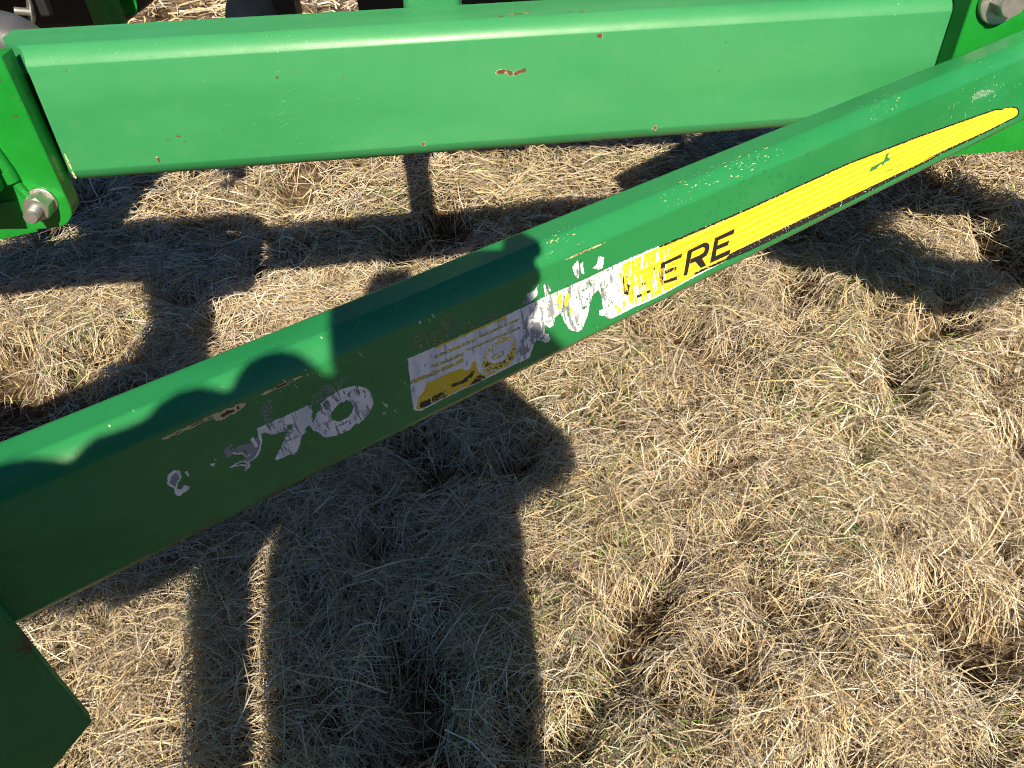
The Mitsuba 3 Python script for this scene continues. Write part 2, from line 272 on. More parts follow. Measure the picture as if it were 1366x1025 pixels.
# ---------------------------------------------------------------- the implement: frame beam
K = 'farm_implement'
labels[K] = {'label': 'green steel farm implement frame with a worn yellow decal on its diagonal brace', 'category': 'farm implement'}
body = prism(rounded(A_W, A_H, A_R), -.66, .80)
cut = lambda s0, s1, t0, t1: m3.Manifold.cube([s1 - s0, t1 - t0, .4]).translate([s0, t0, -.3])
bm = m3.Manifold(m3.Mesh(np.asarray(body.vertices, np.float32), np.asarray(body.faces, np.uint32)))
fillet = m3.Manifold.cylinder(.4, .016, .016, 32).translate([-.601 + .0, A_H - .028, -.3])
bm = bm - m3.Manifold.cube([.12, A_H - .0225, .4]).translate([-.72, -.01, -.3]) - m3.Manifold.cube([.3, .4, .4]).translate([.6355, -.1, -.3])
notch = Polygon([(-.7, A_H - .0225), (-.60, A_H - .0225), (-.60, A_H - .012), (-.606, A_H - .006), (-.7, A_H - .006)])
nm_ = slab([(-.72, -.0195), (-.6015, -.0195), (-.604, -.028), (-.6105, -.034), (-.624, -.040), (-.64, -.046), (-.72, -.046)], -.2, .2, 0)
# cut the top flange's front corner in plan: (s, n) outline swept down through t
pl = trimesh.creation.extrude_polygon(Polygon([(-.75, .05), (-.600, .05), (-.600, -.004), (-.604, -.014), (-.612, -.020), (-.630, -.036), (-.641, -.060), (-.640, -.092), (-.66, -.14), (-.75, -.14)]), .5, engine='earcut')
plv = np.asarray(pl.vertices)[:, [0, 2, 1]] + [0, -.1, 0]; pm = trimesh.Trimesh(plv, pl.faces); pm.fix_normals()
bm = bm - m3.Manifold(m3.Mesh(np.asarray(pm.vertices, np.float32), np.asarray(pm.faces, np.uint32)))
FB = obj(K + '__frame_beam', moved(tm(bm), at_a), 'paint_frame', 25, 'broad square green beam across the top, with rust chips')

# flat sheets of print, residue, primer and rust: a fine grid of cells, each cell of one stuff, laid on a beam's face
def quads(mask, s0, t0, res, to, n):
    J, I = [], []
    runs = np.diff(np.pad(mask.astype(np.int8), ((0, 0), (1, 1))), axis=1)
    r0, a = np.nonzero(runs == 1); _, b = np.nonzero(runs == -1)
    if not len(r0): return None
    x0, x1, y0, y1 = s0 + a * res, s0 + b * res, t0 + r0 * res, t0 + (r0 + 1) * res
    z = np.full(len(r0), n); v = np.stack([np.stack([x0, y0, z], 1), np.stack([x1, y0, z], 1), np.stack([x1, y1, z], 1), np.stack([x0, y1, z], 1)], 1).reshape(-1, 3)
    i = np.arange(len(r0))[:, None] * 4
    return trimesh.Trimesh(to(v), np.concatenate([i + [0, 1, 2], i + [0, 2, 3]]), process=False)
def grid(s0, s1, t0, t1, res, warp=.0007, seed=0):
    S, Tt = np.meshgrid(np.arange(s0, s1, res) + res / 2, np.arange(t0, t1, res) + res / 2)
    q = np.stack([S, Tt, np.zeros_like(S)], -1)
    return S, Tt, S + warp * 2 * (meshkit.fbm(q * 500, 3, seed) - .5), Tt + warp * 2 * (meshkit.fbm(q * 500 + 77, 3, seed + 1) - .5)
def chip(parent, to, s, t, a, b, ang, seed, n=.0002, core=.66):
    res = .0006; m = max(a, b) * 1.9; S, Tt, _, _ = grid(s - m, s + m, t - m, t + m, res)
    u, v = (S - s) * math.cos(ang) + (Tt - t) * math.sin(ang), -(S - s) * math.sin(ang) + (Tt - t) * math.cos(ang)
    q = np.stack([S, Tt, np.zeros_like(S)], -1); d = np.sqrt((u / a) ** 2 + (v / b) ** 2) + 1.1 * (meshkit.fbm(q * 260 + seed, 3, seed) - .5)
    for nm, mk, mat in (('bared_primer', (d < 1) & (d > core + .5 * meshkit.fbm(q * 140 + 9 * seed, 2, seed + 1)), 'primer'), ('rust_spot', d <= np.minimum(1, core + .5 * meshkit.fbm(q * 140 + 9 * seed, 2, seed + 1)), 'rust')):
        g = quads(mk, s - m, t - m, res, to, n)
        if g is not None: obj(parent + '__' + nm, g, mat)
for i, (s, t, a, b, g) in enumerate([(-.0045, .1148, .008, .0032, .1), (.0065, .1130, .0065, .003, -.5), (.0205, .1132, .010, .003, .25), (-.4805, .0277, .0022, .0045, .2), (-.118, .0226, .003, .0035, 0), (.1295, .1534, .004, .003, 0), (-.30, .126, .0018, .0018, 0), (.22, .0215, .002, .004, 0),  (-.555, .150, .0012, .0016, 0), (.305, .096, .001, .001, 0), (-.214, .121, .0012, .0012, 0), (.215, .0195, .001, .0012, 0)]):
    chip(FB, at_a, s, t, a, b, g, 3 + i)
chip(FB, at_a, -.5962, .034, .0011, .012, .05, 71, core=.0); chip(FB, at_a, -.5955, .014, .0016, .006, .1, 72, core=.1)
topface = lambda q: A_P + q[:, :1] * A_D + (A_H + q[:, 2:3]) * A_U - q[:, 1:2] * A_N
for i, (s, t, a, b, g) in enumerate([(.028, .034, .016, .0028, .03), (.092, .030, .005, .002, 0), (.112, .027, .005, .002, 0), (.0, .0265, .003, .002, 0)]):
    chip(FB, topface, s, t, a, b, g, 23 + i)

obj(K + '__end_cap', moved(slab([(-.76, .004), (-.612, .004), (-.612, .148), (-.76, .148)], -.112, -.006), at_a), 'paint_plate', 25)
# bracket plates bolted against the ends of the frame beam
def arc(cx, cy, r, a0, a1, k=8): return [(cx + r * math.cos(math.radians(a)), cy + r * math.sin(math.radians(a))) for a in np.linspace(a0, a1, k)]
left = [(-.6030, .180), (-.609, .187)] + arc(-.6330, -.0152, .030, 0, -90) + [(-.90, -.0445), (-.90, .187)]
BL = obj(K + '__bracket_plate', moved(slab(left, -.004, .032, .0016), at_a), 'paint_plate', 25, 'upright green plate at the left end of the broad beam')
obj(K + '__wing_beam', moved(prism(rounded(A_W, A_H, A_R), -2.4, -.745), at_a), 'paint_frame', 25)
obj(BL + '__gusset', moved(slab([(-.86, .025), (-.665, .025), (-.660, .075), (-.661, .095), (-.664, .14), (-.86, .18)], .0325, .125), at_a), 'paint_plate', 25)
right = [(.6327, .34), (.6327, -.0145)] + arc(.6627, -.0145, .030, 180, 270)[1:] + [(.96, -.0445), (.96, .34)]
BR = obj(K + '__bracket_plate', moved(slab(right, -.004, .032, .0016), at_a), 'paint_plate', 25, 'upright green plate at the right end of the broad beam')
def hexagon(r, rot=0): return Polygon([(r * math.cos(math.radians(60 * i + rot)), r * math.sin(math.radians(60 * i + rot))) for i in range(6)])
def fastener(par, s, t, n0, af, bolt_r, out, rot, washer_r, washer_h, head):
    ax = A_N; P = lambda n: at_a([s, t, n])[0]
    obj(par + '__washer', lathe([(bolt_r, 0), (washer_r - .001, 0), (washer_r, .0008), (washer_r, washer_h - .0008), (washer_r - .001, washer_h), (bolt_r, washer_h)], P(n0), ax, 48), 'zinc', 30)
    r = af / math.sqrt(3); h = af * (.62 if head else .80)
    hx = trimesh.creation.extrude_polygon(hexagon(r, rot), h, engine='earcut'); cone = trimesh.creation.revolve(np.array([(0, -.002), (r * 1.02, -.002), (r * 1.02, h - r * .16), (r * .86, h), (0, h)]), sections=64)
    mm = lambda q: m3.Manifold(m3.Mesh(np.asarray(q.vertices, np.float32), np.asarray(q.faces, np.uint32)))
    hm = tm(mm(hx) ^ mm(cone)); hm.apply_translation([s, t, n0 + washer_h]); obj(par + ('__bolt_head' if head else '__nut'), moved(hm, at_a), 'zinc', 20)
    if not head:
        prof = [(0, 0)]; z = 0
        while z < out - .003: prof += [(bolt_r, z), (bolt_r * .87, z + .0014)]; z += .0028
        prof += [(bolt_r * .93, out - .002), (bolt_r * .80, out), (0, out)]
        obj(par + '__bolt', lathe(prof, P(n0 + washer_h + h * .6), ax, 40), 'zinc', 35)
fastener(BL, -.6345, -.0050, .0322, .0300, .0098, .031, 12, .0190, .0035, False)
fastener(BR, .6745, .1800, .0322, .0350, .0120, 0, 8, .0325, .0075, True)
pin = at_a([[-.668, .085, .036], [-.6600, .050, .036], [-.6570, .030, .036]]); obj(BL + '__locking_pin', tube(curve(pin, 12), .0085), 'paint_plate', 40)
obj(BL + '__locking_pin', tube(at_a([[-.6610, .043, .0365], [-.6575, .027, .0365]]), [.0105, .0095]), 'paint_plate', 40)
obj(BL + '__locking_pin', tube(at_a([[-.6575, .029, .035], [-.646, -.002, .035]]), .0058), 'paint_plate', 40)

# ---------------------------------------------------------------- the implement: diagonal brace with its decals
BB = obj(K + '__brace_beam', moved(prism(rounded(B_W, B_H, B_R, 26, 62), -.95, 1.02), at_b), 'paint_brace', 25, 'diagonal green brace with peeling numerals and a worn yellow decal')
cp = [(-.4175, .20), (-.4175, -.1085), (-.4555, -.1345), (-.515, -.175), (-.80, -.175), (-.80, .20)]
obj(K + '__end_bracket', moved(slab(cp, .002, .014, .0012), at_b), 'paint_brace', 25, 'dark green corner of a plate at the lower left')
DECAL = {
'base':[(-100.2,82.8),(-30.2,81.6),(12.8,81.7),(36.9,82.2),(51.7,82.0),(75.9,81.9),(83.0,81.5),(124.1,82.5),(169.1,81.5),(178.6,80.8),(300.7,77.3),(471.9,76.4),(622.1,68.2),(799.5,54.5),(820.1,50.0),(846.5,46.2),(862.4,41.2),(871.6,37.0),(879.3,30.9),(881.8,24.8),(876.1,22.8),(805.1,21.5),(692.6,23.6),(666.2,22.0),(611.3,21.0),(503.4,19.8),(322.4,20.3),(286.1,22.7),(236.1,21.9),(197.3,20.3),(176.2,20.2),(147.5,21.5),(124.3,21.1),(117.2,23.1),(112.5,28.3),(105.4,32.6),(104.3,39.2),(109.6,37.9),(106.3,55.4),(101.7,63.2),(94.4,58.6),(93.6,55.1),(89.9,39.4),(83.9,25.8),(78.7,25.5),(68.5,32.3),(61.4,45.7),(57.2,57.5),(50.5,54.7),(49.6,47.2),(45.0,46.0),(39.5,50.5),(38.2,43.2),(43.5,39.4),(44.9,31.9),(40.8,29.9),(35.3,35.4),(28.7,39.7),(25.9,35.7),(21.5,24.4),(17.5,22.4),(8.2,23.6),(-24.8,23.4),(-55.9,24.4),(-95.9,23.8),(-102.2,28.8),(-101.2,56.8),(-100.9,71.6)],
'yellow':[(178.3,78.9),(301.2,75.2),(472.7,74.3),(623.3,65.9),(801.1,52.3),(821.9,47.6),(827.3,48.2),(848.2,44.0),(861.4,39.8),(870.2,35.6),(875.2,31.4),(876.2,26.9),(870.0,25.5),(802.8,24.8),(690.4,27.4),(638.7,27.7),(680.2,25.1),(491.5,27.8),(320.0,29.8),(290.0,29.9),(283.2,25.2),(235.8,23.9),(197.0,22.2),(178.0,22.6),(150.2,24.8),(139.1,37.6),(127.9,69.6),(132.8,79.1)],
'black_top':[(177.7,80.8),(300.7,77.3),(471.9,76.4),(622.1,68.2),(799.5,54.5),(820.1,50.0),(846.5,46.2),(862.4,41.2),(871.6,37.0),(879.3,30.9),(881.8,24.8),(876.1,22.8),(805.1,21.5),(692.6,23.6),(666.2,22.0),(611.3,21.0),(503.4,19.8),(322.4,20.3),(286.1,22.7),(236.5,24.6),(235.1,27.8),(281.9,26.1),(290.0,29.9),(320.0,29.8),(491.5,27.8),(680.2,25.1),(690.4,27.4),(802.8,24.8),(870.0,25.5),(876.2,26.9),(875.2,31.4),(870.2,35.6),(861.4,39.8),(848.2,44.0),(827.3,48.2),(821.9,47.6),(801.1,52.3),(623.3,65.9),(472.7,74.3),(301.2,75.2),(179.4,78.2)],
'E1':[(183.9,59.8),(213.1,59.3),(211.9,54.9),(189.8,55.8),(188.8,48.3),(189.4,31.6),(185.1,36.5),(182.3,48.9)],
'E1b':[(189.5,48.8),(207.0,46.7),(205.7,42.5),(189.5,44.4)],
'E1c':[(190.4,36.2),(211.2,34.6),(210.7,30.1),(190.4,32.7)],
'Rstem':[(220.5,59.2),(227.1,58.7),(224.0,29.9),(219.4,30.7)],
'Rbowl':[(220.5,59.2),(233.0,59.5),(244.3,59.8),(248.5,58.0),(251.3,55.4),(252.8,51.0),(252.3,46.0),(250.1,42.7),(243.8,41.5),(232.8,41.9),(226.4,42.4),(226.8,47.4),(239.0,46.8),(245.0,47.8),(246.8,50.7),(245.7,53.6),(242.5,55.7),(226.0,55.8)],
'Rleg':[(234.1,41.8),(243.8,41.5),(251.8,29.9),(244.3,30.2)],
'E2':[(259.9,59.1),(288.9,59.2),(288.7,54.1),(265.3,55.0),(265.3,48.3),(283.4,47.8),(282.4,42.9),(264.9,43.8),(265.2,35.8),(287.5,35.2),(288.0,29.6),(258.3,30.5)],
'E0a':[(132.3,65.1),(138.0,63.8),(140.0,54.0),(150.5,39.5),(146.0,37.3),(136.3,43.5)],
'E0b':[(164.9,58.3),(176.1,58.1),(175.2,55.1),(164.6,55.4)],
'E0c':[(158.5,47.4),(169.9,46.7),(169.6,42.8),(159.5,43.4)],
'E0d':[(152.7,34.4),(175.4,33.6),(174.6,30.3),(154.8,30.9)],
'seven':[(-227.3,81.6),(-224.8,82.3),(-215.3,82.0),(-201.5,81.6),(-187.9,82.0),(-184.4,80.1),(-185.0,74.3),(-186.9,70.8),(-187.1,66.4),(-186.9,62.5),(-188.4,57.1),(-190.7,63.4),(-193.6,61.9),(-195.1,57.6),(-199.2,55.0),(-201.1,49.4),(-203.6,45.3),(-207.7,41.9),(-211.3,43.9),(-217.6,44.6),(-222.4,45.3),(-221.4,48.0),(-218.0,51.5),(-212.7,58.6),(-207.3,66.4),(-209.7,68.3),(-215.7,69.2),(-219.5,71.0),(-222.5,75.2),(-225.8,76.0),(-226.9,70.2),(-230.3,61.2),(-234.1,57.1),(-231.0,62.6),(-228.1,70.9),(-228.3,75.5)],
'seven_hole':[(-206.5,72.8),(-201.5,71.2),(-202.6,68.2),(-206.0,65.7),(-207.0,69.0)],
'zero':[(-177.6,78.2),(-170.0,81.1),(-160.9,82.3),(-153.5,81.9),(-146.4,79.2),(-140.3,74.3),(-136.7,68.2),(-135.3,60.9),(-136.1,54.7),(-140.2,48.5),(-144.0,44.9),(-151.4,41.5),(-153.7,43.8),(-159.5,40.4),(-166.2,40.1),(-173.8,40.8),(-181.4,44.5),(-183.1,47.5),(-185.3,52.7),(-188.8,57.1),(-187.2,62.7),(-184.8,66.8),(-182.4,71.0),(-178.8,72.5)],
'zero_hole':[(-172.6,61.6),(-170.2,65.8),(-163.3,70.1),(-157.1,70.8),(-154.1,66.8),(-152.3,60.1),(-156.3,54.9),(-160.6,52.7),(-167.4,53.4),(-171.6,57.2)],
'zero_worn':[(-177.6,78.2),(-169.2,77.9),(-171.7,69.4),(-175.1,70.9),(-179.1,72.7),(-183.1,71.3),(-186.3,65.0),(-187.8,66.7),(-185.0,76.1)],
'zero_worn2':[(-158.2,80.8),(-154.5,80.2),(-153.1,71.7),(-155.5,71.2),(-157.5,76.9)],
'zero_worn3':[(-150.5,77.6),(-144.6,76.6),(-139.0,68.6),(-145.3,68.3),(-148.8,70.3)],
'zero_worn4':[(-149.8,69.0),(-148.0,64.3),(-149.8,56.8),(-151.9,58.0),(-151.8,64.6)],
'zero_worn5':[(-168.0,80.0),(-164.2,77.0),(-162.7,73.4),(-163.8,71.3),(-166.5,76.5)],
'crack1':[(-188.0,57.6),(-183.6,58.7),(-173.9,58.6),(-174.4,56.5),(-182.5,57.1),(-186.3,56.6)],
'crack2':[(-169.6,50.3),(-159.5,50.6),(-159.5,48.7),(-167.7,48.3)],
'crack3':[(-212.7,58.6),(-206.9,59.2),(-196.7,58.1),(-197.0,56.5),(-207.3,57.6),(-212.5,56.6)],
'cring':[(-297.0,70.4),(-294.2,77.1),(-289.3,78.8),(-286.2,76.9),(-286.2,70.3),(-287.9,67.8),(-290.9,66.2),(-292.3,60.8),(-289.0,60.3),(-287.4,62.4),(-284.3,58.0),(-286.6,55.8),(-293.4,54.5),(-295.1,58.0),(-294.1,62.9),(-296.5,69.2)],
'cgrey':[(-295.1,70.2),(-292.8,74.8),(-288.2,75.7),(-287.5,69.9),(-291.4,66.6),(-293.1,63.2),(-294.2,66.7)],
'cdot':[(-282.9,73.6),(-281.3,72.9),(-281.5,68.1),(-283.4,68.3)],
'mid1':[(-266.2,70.2),(-262.7,68.9),(-263.5,67.1),(-265.8,67.2)],
'mid2':[(-265.6,83.8),(-264.5,82.2),(-264.5,71.4),(-266.1,70.6),(-266.8,74.7)],
'mid3':[(-262.3,73.6),(-260.1,73.1),(-261.3,69.3),(-262.5,70.6)],
'rem_grey':[(-254.2,75.7),(-248.0,78.9),(-244.1,74.2),(-234.7,71.6),(-229.2,74.5),(-227.6,69.9),(-230.9,62.8),(-235.9,57.1),(-240.8,56.5),(-245.0,58.7),(-241.6,61.2),(-243.7,65.8),(-248.7,69.5),(-253.7,68.1)],
'smear1':[(-219.1,101.6),(-210.7,100.3),(-213.8,90.8),(-209.5,83.1),(-224.4,83.9),(-226.3,84.1)],
'smear2':[(-183.0,88.3),(-173.2,93.4),(-163.4,91.6),(-151.3,93.1),(-154.2,85.8),(-160.7,83.1),(-174.6,80.1),(-184.9,79.6)],
'smear3':[(-95.7,88.3),(-91.6,102.7),(-84.9,104.1),(-74.9,97.1),(-65.9,108.0),(-57.1,107.4),(-52.6,96.1),(-42.5,92.6),(-33.2,91.9),(-16.7,90.4),(-6.1,84.5),(-38.6,83.6),(-67.7,81.8),(-85.3,84.4)],
'resid1':[(14.2,86.0),(18.2,93.9),(28.4,94.4),(32.9,99.1),(30.8,87.3),(23.0,83.3)],
'resid2':[(37.3,96.6),(43.8,92.7),(47.0,85.9),(42.4,86.0),(43.1,81.4),(39.8,81.6)],
'resid3':[(70.2,100.5),(76.1,105.3),(78.4,95.4),(77.7,84.6),(74.5,88.7),(71.4,94.6)],
'resid4':[(93.5,90.3),(98.2,91.2),(100.9,100.2),(107.4,95.8),(106.4,85.1),(101.7,84.7)],
'resid5':[(79.3,100.5),(82.3,101.1),(83.8,87.7),(80.6,89.9)],
'resid6':[(720.1,93.2),(736.7,94.9),(780.4,84.4),(763.9,81.5),(740.9,83.3),(725.5,82.2)],
'y1':[(-99.4,28.5),(-95.6,39.6),(-90.7,42.1),(-86.9,49.8),(-77.1,49.1),(-63.1,49.4),(-50.1,47.9),(-48.7,43.3),(-43.2,43.0),(-41.5,48.7),(-36.7,47.6),(-35.7,36.5),(-30.6,29.8),(-26.4,26.9),(-14.3,25.4),(5.2,23.5),(-30.9,25.9),(-55.8,25.7),(-96.3,25.4)],
'dring':[(-30.9,43.3),(-29.2,50.2),(-21.3,56.7),(-6.1,60.8),(3.9,57.3),(6.7,46.9),(4.9,33.2),(-2.6,26.2),(-15.6,26.0),(-25.7,27.3),(-30.2,35.0)],
'dhole':[(-24.4,47.8),(-17.7,54.9),(-3.8,54.6),(1.0,49.7),(-0.6,41.3),(-7.4,34.0),(-18.8,36.5),(-24.2,41.2)],
'b1':[(-94.8,32.6),(-69.6,32.6),(-69.5,27.8),(-67.9,26.3),(-91.7,25.4),(-96.1,27.3)],
'b2':[(-63.2,36.4),(-52.5,34.7),(-44.9,37.3),(-42.2,40.5),(-38.9,39.5),(-40.9,33.9),(-47.9,30.9),(-55.2,31.5),(-63.4,32.5)],
'b3':[(-44.7,25.8),(-36.7,31.7),(-33.0,31.1),(-27.8,25.4),(-32.3,23.9),(-50.9,25.8)],
'greywear':[(16.1,66.5),(25.1,61.1),(39.6,55.7),(36.8,43.9),(28.6,39.8),(23.2,37.1),(20.4,30.4),(11.0,29.6),(8.0,36.5),(11.7,48.0)],
'greywear2':[(21.3,66.6),(39.8,78.5),(47.7,76.3),(50.4,58.6),(39.6,57.0)],
'ypatch1':[(50.3,81.4),(58.4,76.7),(57.2,60.7),(53.7,63.5),(51.7,74.6)],
'ypatch2':[(61.2,64.1),(63.8,75.7),(67.9,72.6),(68.8,60.7),(62.6,60.9)],
'ypatch3':[(67.5,58.7),(71.7,55.6),(71.2,46.6),(68.4,49.2)],
'yedge':[(123.8,27.4),(121.0,35.9),(134.6,36.1),(131.0,67.6),(136.2,72.3),(156.8,68.9),(166.1,68.2),(176.3,80.7),(177.6,79.3),(179.0,58.1),(184.3,25.1),(166.2,24.4),(139.3,35.1),(137.8,25.3),(126.4,23.1)],
'scrape':[(523.7,49.3),(526.8,55.4),(530.8,55.0),(539.6,55.6),(546.2,55.3),(551.0,56.3),(551.5,63.6),(557.3,65.2),(556.3,58.9),(563.4,55.1),(563.3,52.7),(554.9,53.5),(551.5,49.5),(547.1,53.4),(541.3,51.8),(539.6,49.8)],
'slit1':[(559.0,37.8),(567.4,38.4),(577.7,38.1),(577.6,37.0),(569.4,37.2)],
'slit2':[(584.6,36.6),(599.4,37.2),(599.3,36.0),(587.7,35.9)],
}
LINES = {
'r1':[(-253.9,58.1),(-248.2,59.4),(-244.3,58.8),(-241.9,55.3),(-236.0,56.5),(-231.1,61.0),(-227.4,69.7),(-227.9,75.5)],
'r2':[(-248.8,70.4),(-246.5,68.0),(-243.3,66.2),(-240.9,61.2),(-237.8,61.4)],
'r3':[(-232.8,74.9),(-232.0,66.6)],
'r4':[(-253.3,58.1),(-248.8,57.3),(-243.0,53.5),(-244.7,50.0),(-241.7,50.9),(-240.9,55.1)],
'line0':[(-75.6,72.2),(-49.1,71.5),(-36.1,70.8)],
'line1':[(-79.4,63.7),(-49.9,62.5)],
'line2':[(-99.3,58.3),(-82.0,56.8),(-50.5,55.9)],
'line3':[(-32.4,72.1),(9.6,71.2)],
'line4':[(-30.6,63.7),(10.5,61.9)],
'line5':[(-45.0,64.5),(-29.4,63.2)],
'line6':[(-19.5,45.4),(-8.1,45.0),(-8.3,41.1),(-18.5,41.0),(-19.5,45.4)],
'rim':[(-72.2,81.6),(-43.5,81.7),(-5.1,80.4)],
}

DECAL = {k: np.array(v) / 1000 for k, v in DECAL.items()}; LINES = {k: np.array(v) / 1000 for k, v in LINES.items()}
RES = .0005; GS0, GS1, GT1 = -.36, .90, .128
gS, gT, wS, wT = grid(GS0, GS1, 0, GT1, RES)
gq = np.stack([gS, gT, np.zeros_like(gS)], -1)
def area(name, warp=True):
    p = Polygon(DECAL[name]).buffer(0); m = np.zeros(gS.shape, bool); a, b, c, d = p.bounds
    w = (gS > a - .002) & (gS < c + .002) & (gT > b - .002) & (gT < d + .002)
    m[w] = shapely.contains_xy(p, (wS if warp else gS)[w], (wT if warp else gT)[w]); return m
def stroke(name, width):
    p = LineString(LINES[name]).buffer(width / 2); m = np.zeros(gS.shape, bool); a, b, c, d = p.bounds
    w = (gS > a - .002) & (gS < c + .002) & (gT > b - .002) & (gT < d + .002); m[w] = shapely.contains_xy(p, wS[w], wT[w]); return m
streak = meshkit.fbm(np.stack([gS * 520 + gT * 90, gT * 75, gS * 0], -1), 3, 101)     # wear rubbed across the beam
along = meshkit.fbm(np.stack([gS * 60, gT * 520, gS * 0], -1), 3, 103)                # and along it
blot = meshkit.fbm(gq * 240, 3, 105); fine = meshkit.fbm(gq * 700, 2, 107)
E_, WHT, GRY, YEL, BLK, THN, WRN = 0, 1, 2, 3, 4, 5, 6
cls = np.zeros(gS.shape, np.int8); own = np.zeros(gS.shape, np.int8)                  # own: 1 decal, 2 numerals, 3 residue
def put(m, c, o=None):
    cls[m] = c
    if o: own[m] = o
PATCH = ['smear1', 'smear2', 'smear3', 'resid6', 'resid1', 'resid2', 'resid3', 'resid4', 'resid5']
def put_r(nm, m, c): put(m, c, 10 + PATCH.index(nm))
dice = rng.random(gS.shape)                                                             # residue too thin to cover: fine specks, denser where more is left
for nm, p0, c in (('smear1', .50, GRY), ('smear2', .50, GRY), ('smear3', .42, THN), ('resid6', .26, WHT)):
    put_r(nm, area(nm) & (dice < p0 * np.clip((streak * .6 + blot * .4 - .36) / .22, 0, 1)), c)
put_r('smear3', area('smear3') & (dice < .10 * np.clip((streak - .50) / .12, 0, 1)), WRN)
for nm in ('resid1', 'resid2', 'resid3', 'resid4', 'resid5'): put_r(nm, area(nm) & (streak > .42), WHT); put_r(nm, area(nm) & (streak > .36) & (streak <= .46), GRY)
for nm in ('seven', 'zero'): put(area(nm), WHT, 2)
put(area('seven_hole') & (streak > .35), E_); put(area('zero_hole'), E_)
for nm in ('zero_worn', 'zero_worn2', 'zero_worn3', 'zero_worn4', 'zero_worn5'): put(area(nm) & (streak > .47) & area('zero'), THN, 2); put(area(nm) & (streak > .62) & area('zero'), GRY, 2)
for nm in ('crack1', 'crack2', 'crack3'): put(area(nm) & (fine > .4), GRY)
put((own == 2) & (cls == WHT) & (blot > .74), GRY)
put((own == 2) & (cls == WHT) & (streak > .66), GRY); put(area('cring'), WHT, 2); put(area('cgrey'), GRY, 2)
for nm in ('cdot', 'mid1'): put(area(nm), WHT, 2)
for nm in ('mid2', 'mid3'): put(area(nm) & (streak > .5), GRY, 2)
put(area('rem_grey') & (streak * .6 + blot * .4 > .44), GRY, 2)
for nm in ('r1', 'r2', 'r3', 'r4'): put(stroke(nm, .0022 if nm == 'r3' else .0014), WHT, 2)
base = area('base'); put(base, WHT, 1)
put(base & (gS > .012) & (gS < .12) & (streak > .64), GRY); put(base & (gS > .03) & (gS < .13) & (fine * .5 + blot * .5 > .66), E_)
put(area('greywear') & (streak * .6 + blot * .4 > .42), GRY); put(area('greywear2') & (streak > .5), GRY)
for nm in ('ypatch1', 'ypatch2', 'ypatch3'): put(area(nm) & (blot > .42), YEL)
for i, w in ((0, .0034), (1, .0034), (2, .0042), (3, .0030), (4, .0030), (5, .0022), (6, .0016)):
    m = stroke('line%d' % i, w) & base; put(m & (fine > .30), WRN); put(m & (fine > .56), GRY)
put(stroke('rim', .0034) & base & (fine > .30), WRN)
put(area('y1') & (blot * .5 + fine * .5 > .30), WRN); ring = area('dring') & ~area('dhole'); low = gT < .5 * (DECAL['dring'][:, 1].min() + DECAL['dring'][:, 1].max())
put(ring & (fine > np.where(low, .32, .52)), WRN); put(ring & low & (fine > .62), BLK)
for nm in ('b1', 'b2', 'b3'): put(area(nm) & (blot * .4 + fine * .6 > .36), BLK)
streak2 = meshkit.fbm(np.stack([gS * 300 + gT * 60, gT * 180, gS * 0], -1), 3, 111); edge = (gS - DECAL['yedge'][:, 0].min()) / np.ptp(DECAL['yedge'][:, 0])
put(area('yedge') & (streak2 * .6 + along * .4 > .60 - .34 * np.clip(edge, 0, 1)), YEL)
put((base | area('black_top')) & (gS > .30) & (fine < .82), BLK, 1); put(area('yellow'), YEL, 1); put(area('black_top') & (gS < .31) & (fine < .80), BLK, 1)
lowband = area('yellow') & (gS < DECAL['Rleg'][:, 0].max()) & (gT < np.interp(gS, [DECAL['E1'][:, 0].min(), DECAL['E2'][:, 0].max()], [.011, .016])); put(lowband & (streak > .55), BLK)
put(area('yellow') & (gS < DECAL['E1'][:, 0].min() + .01) & (streak > .60), WHT)
for nm in ('E0a', 'E0b', 'E0c', 'E0d'): put(area(nm) & (streak > .51), BLK)
worn = {}
for nm in ('E1b', 'E1c'): worn[nm] = area(nm) & (streak > .36)
worn['E1'] = area('E1', False) & (streak > np.where(gT < DECAL['E1b'][:, 1].max() + .004, .40, .26))
for nm in ('scrape', 'slit1', 'slit2'): put(area(nm), E_)
MATS = {WHT: 'film_white', GRY: 'residue', YEL: 'film_yellow', BLK: 'film_black', THN: 'residue_thin', WRN: 'film_worn'}
NAMES = {WHT: 'white_backing', GRY: 'grey_residue', YEL: 'yellow_film', BLK: 'black_print', THN: 'thin_residue', WRN: 'worn_yellow_film'}
SPLIT = float(DECAL['seven'][:, 0].max() + .0005)
for o, pre in [(1, ''), (2, 'numeral_')] + [(10 + i, 'smear_') for i in range(len(PATCH))]:
    for c, mat in MATS.items():
        g = quads((own == o) & (cls == c), GS0, 0, RES, at_b, .00018)
        if g is not None: obj(BB + '__' + pre + NAMES[c], g, mat)
def letter(names, label):
    ps = shapely.union_all([Polygon(DECAL[n]).buffer(0) for n in names]).buffer(.0002)
    g = [trimesh.creation.extrude_polygon(q, .0002, engine='earcut') for q in getattr(ps, 'geoms', [ps])]
    m = trimesh.util.concatenate(g); m.apply_translation([0, 0, .00022]); obj(BB + '__letter', moved(m, at_b), 'film_black', label=label)
obj(BB + '__letter', quads(worn['E1'] | worn['E1b'] | worn['E1c'], GS0, 0, RES, at_b, .0003), 'film_black', label='scuffed black letter E at the left')
letter(['Rstem', 'Rbowl', 'Rleg'], 'black letter R'); letter(['E2'], 'whole black letter E at the right')
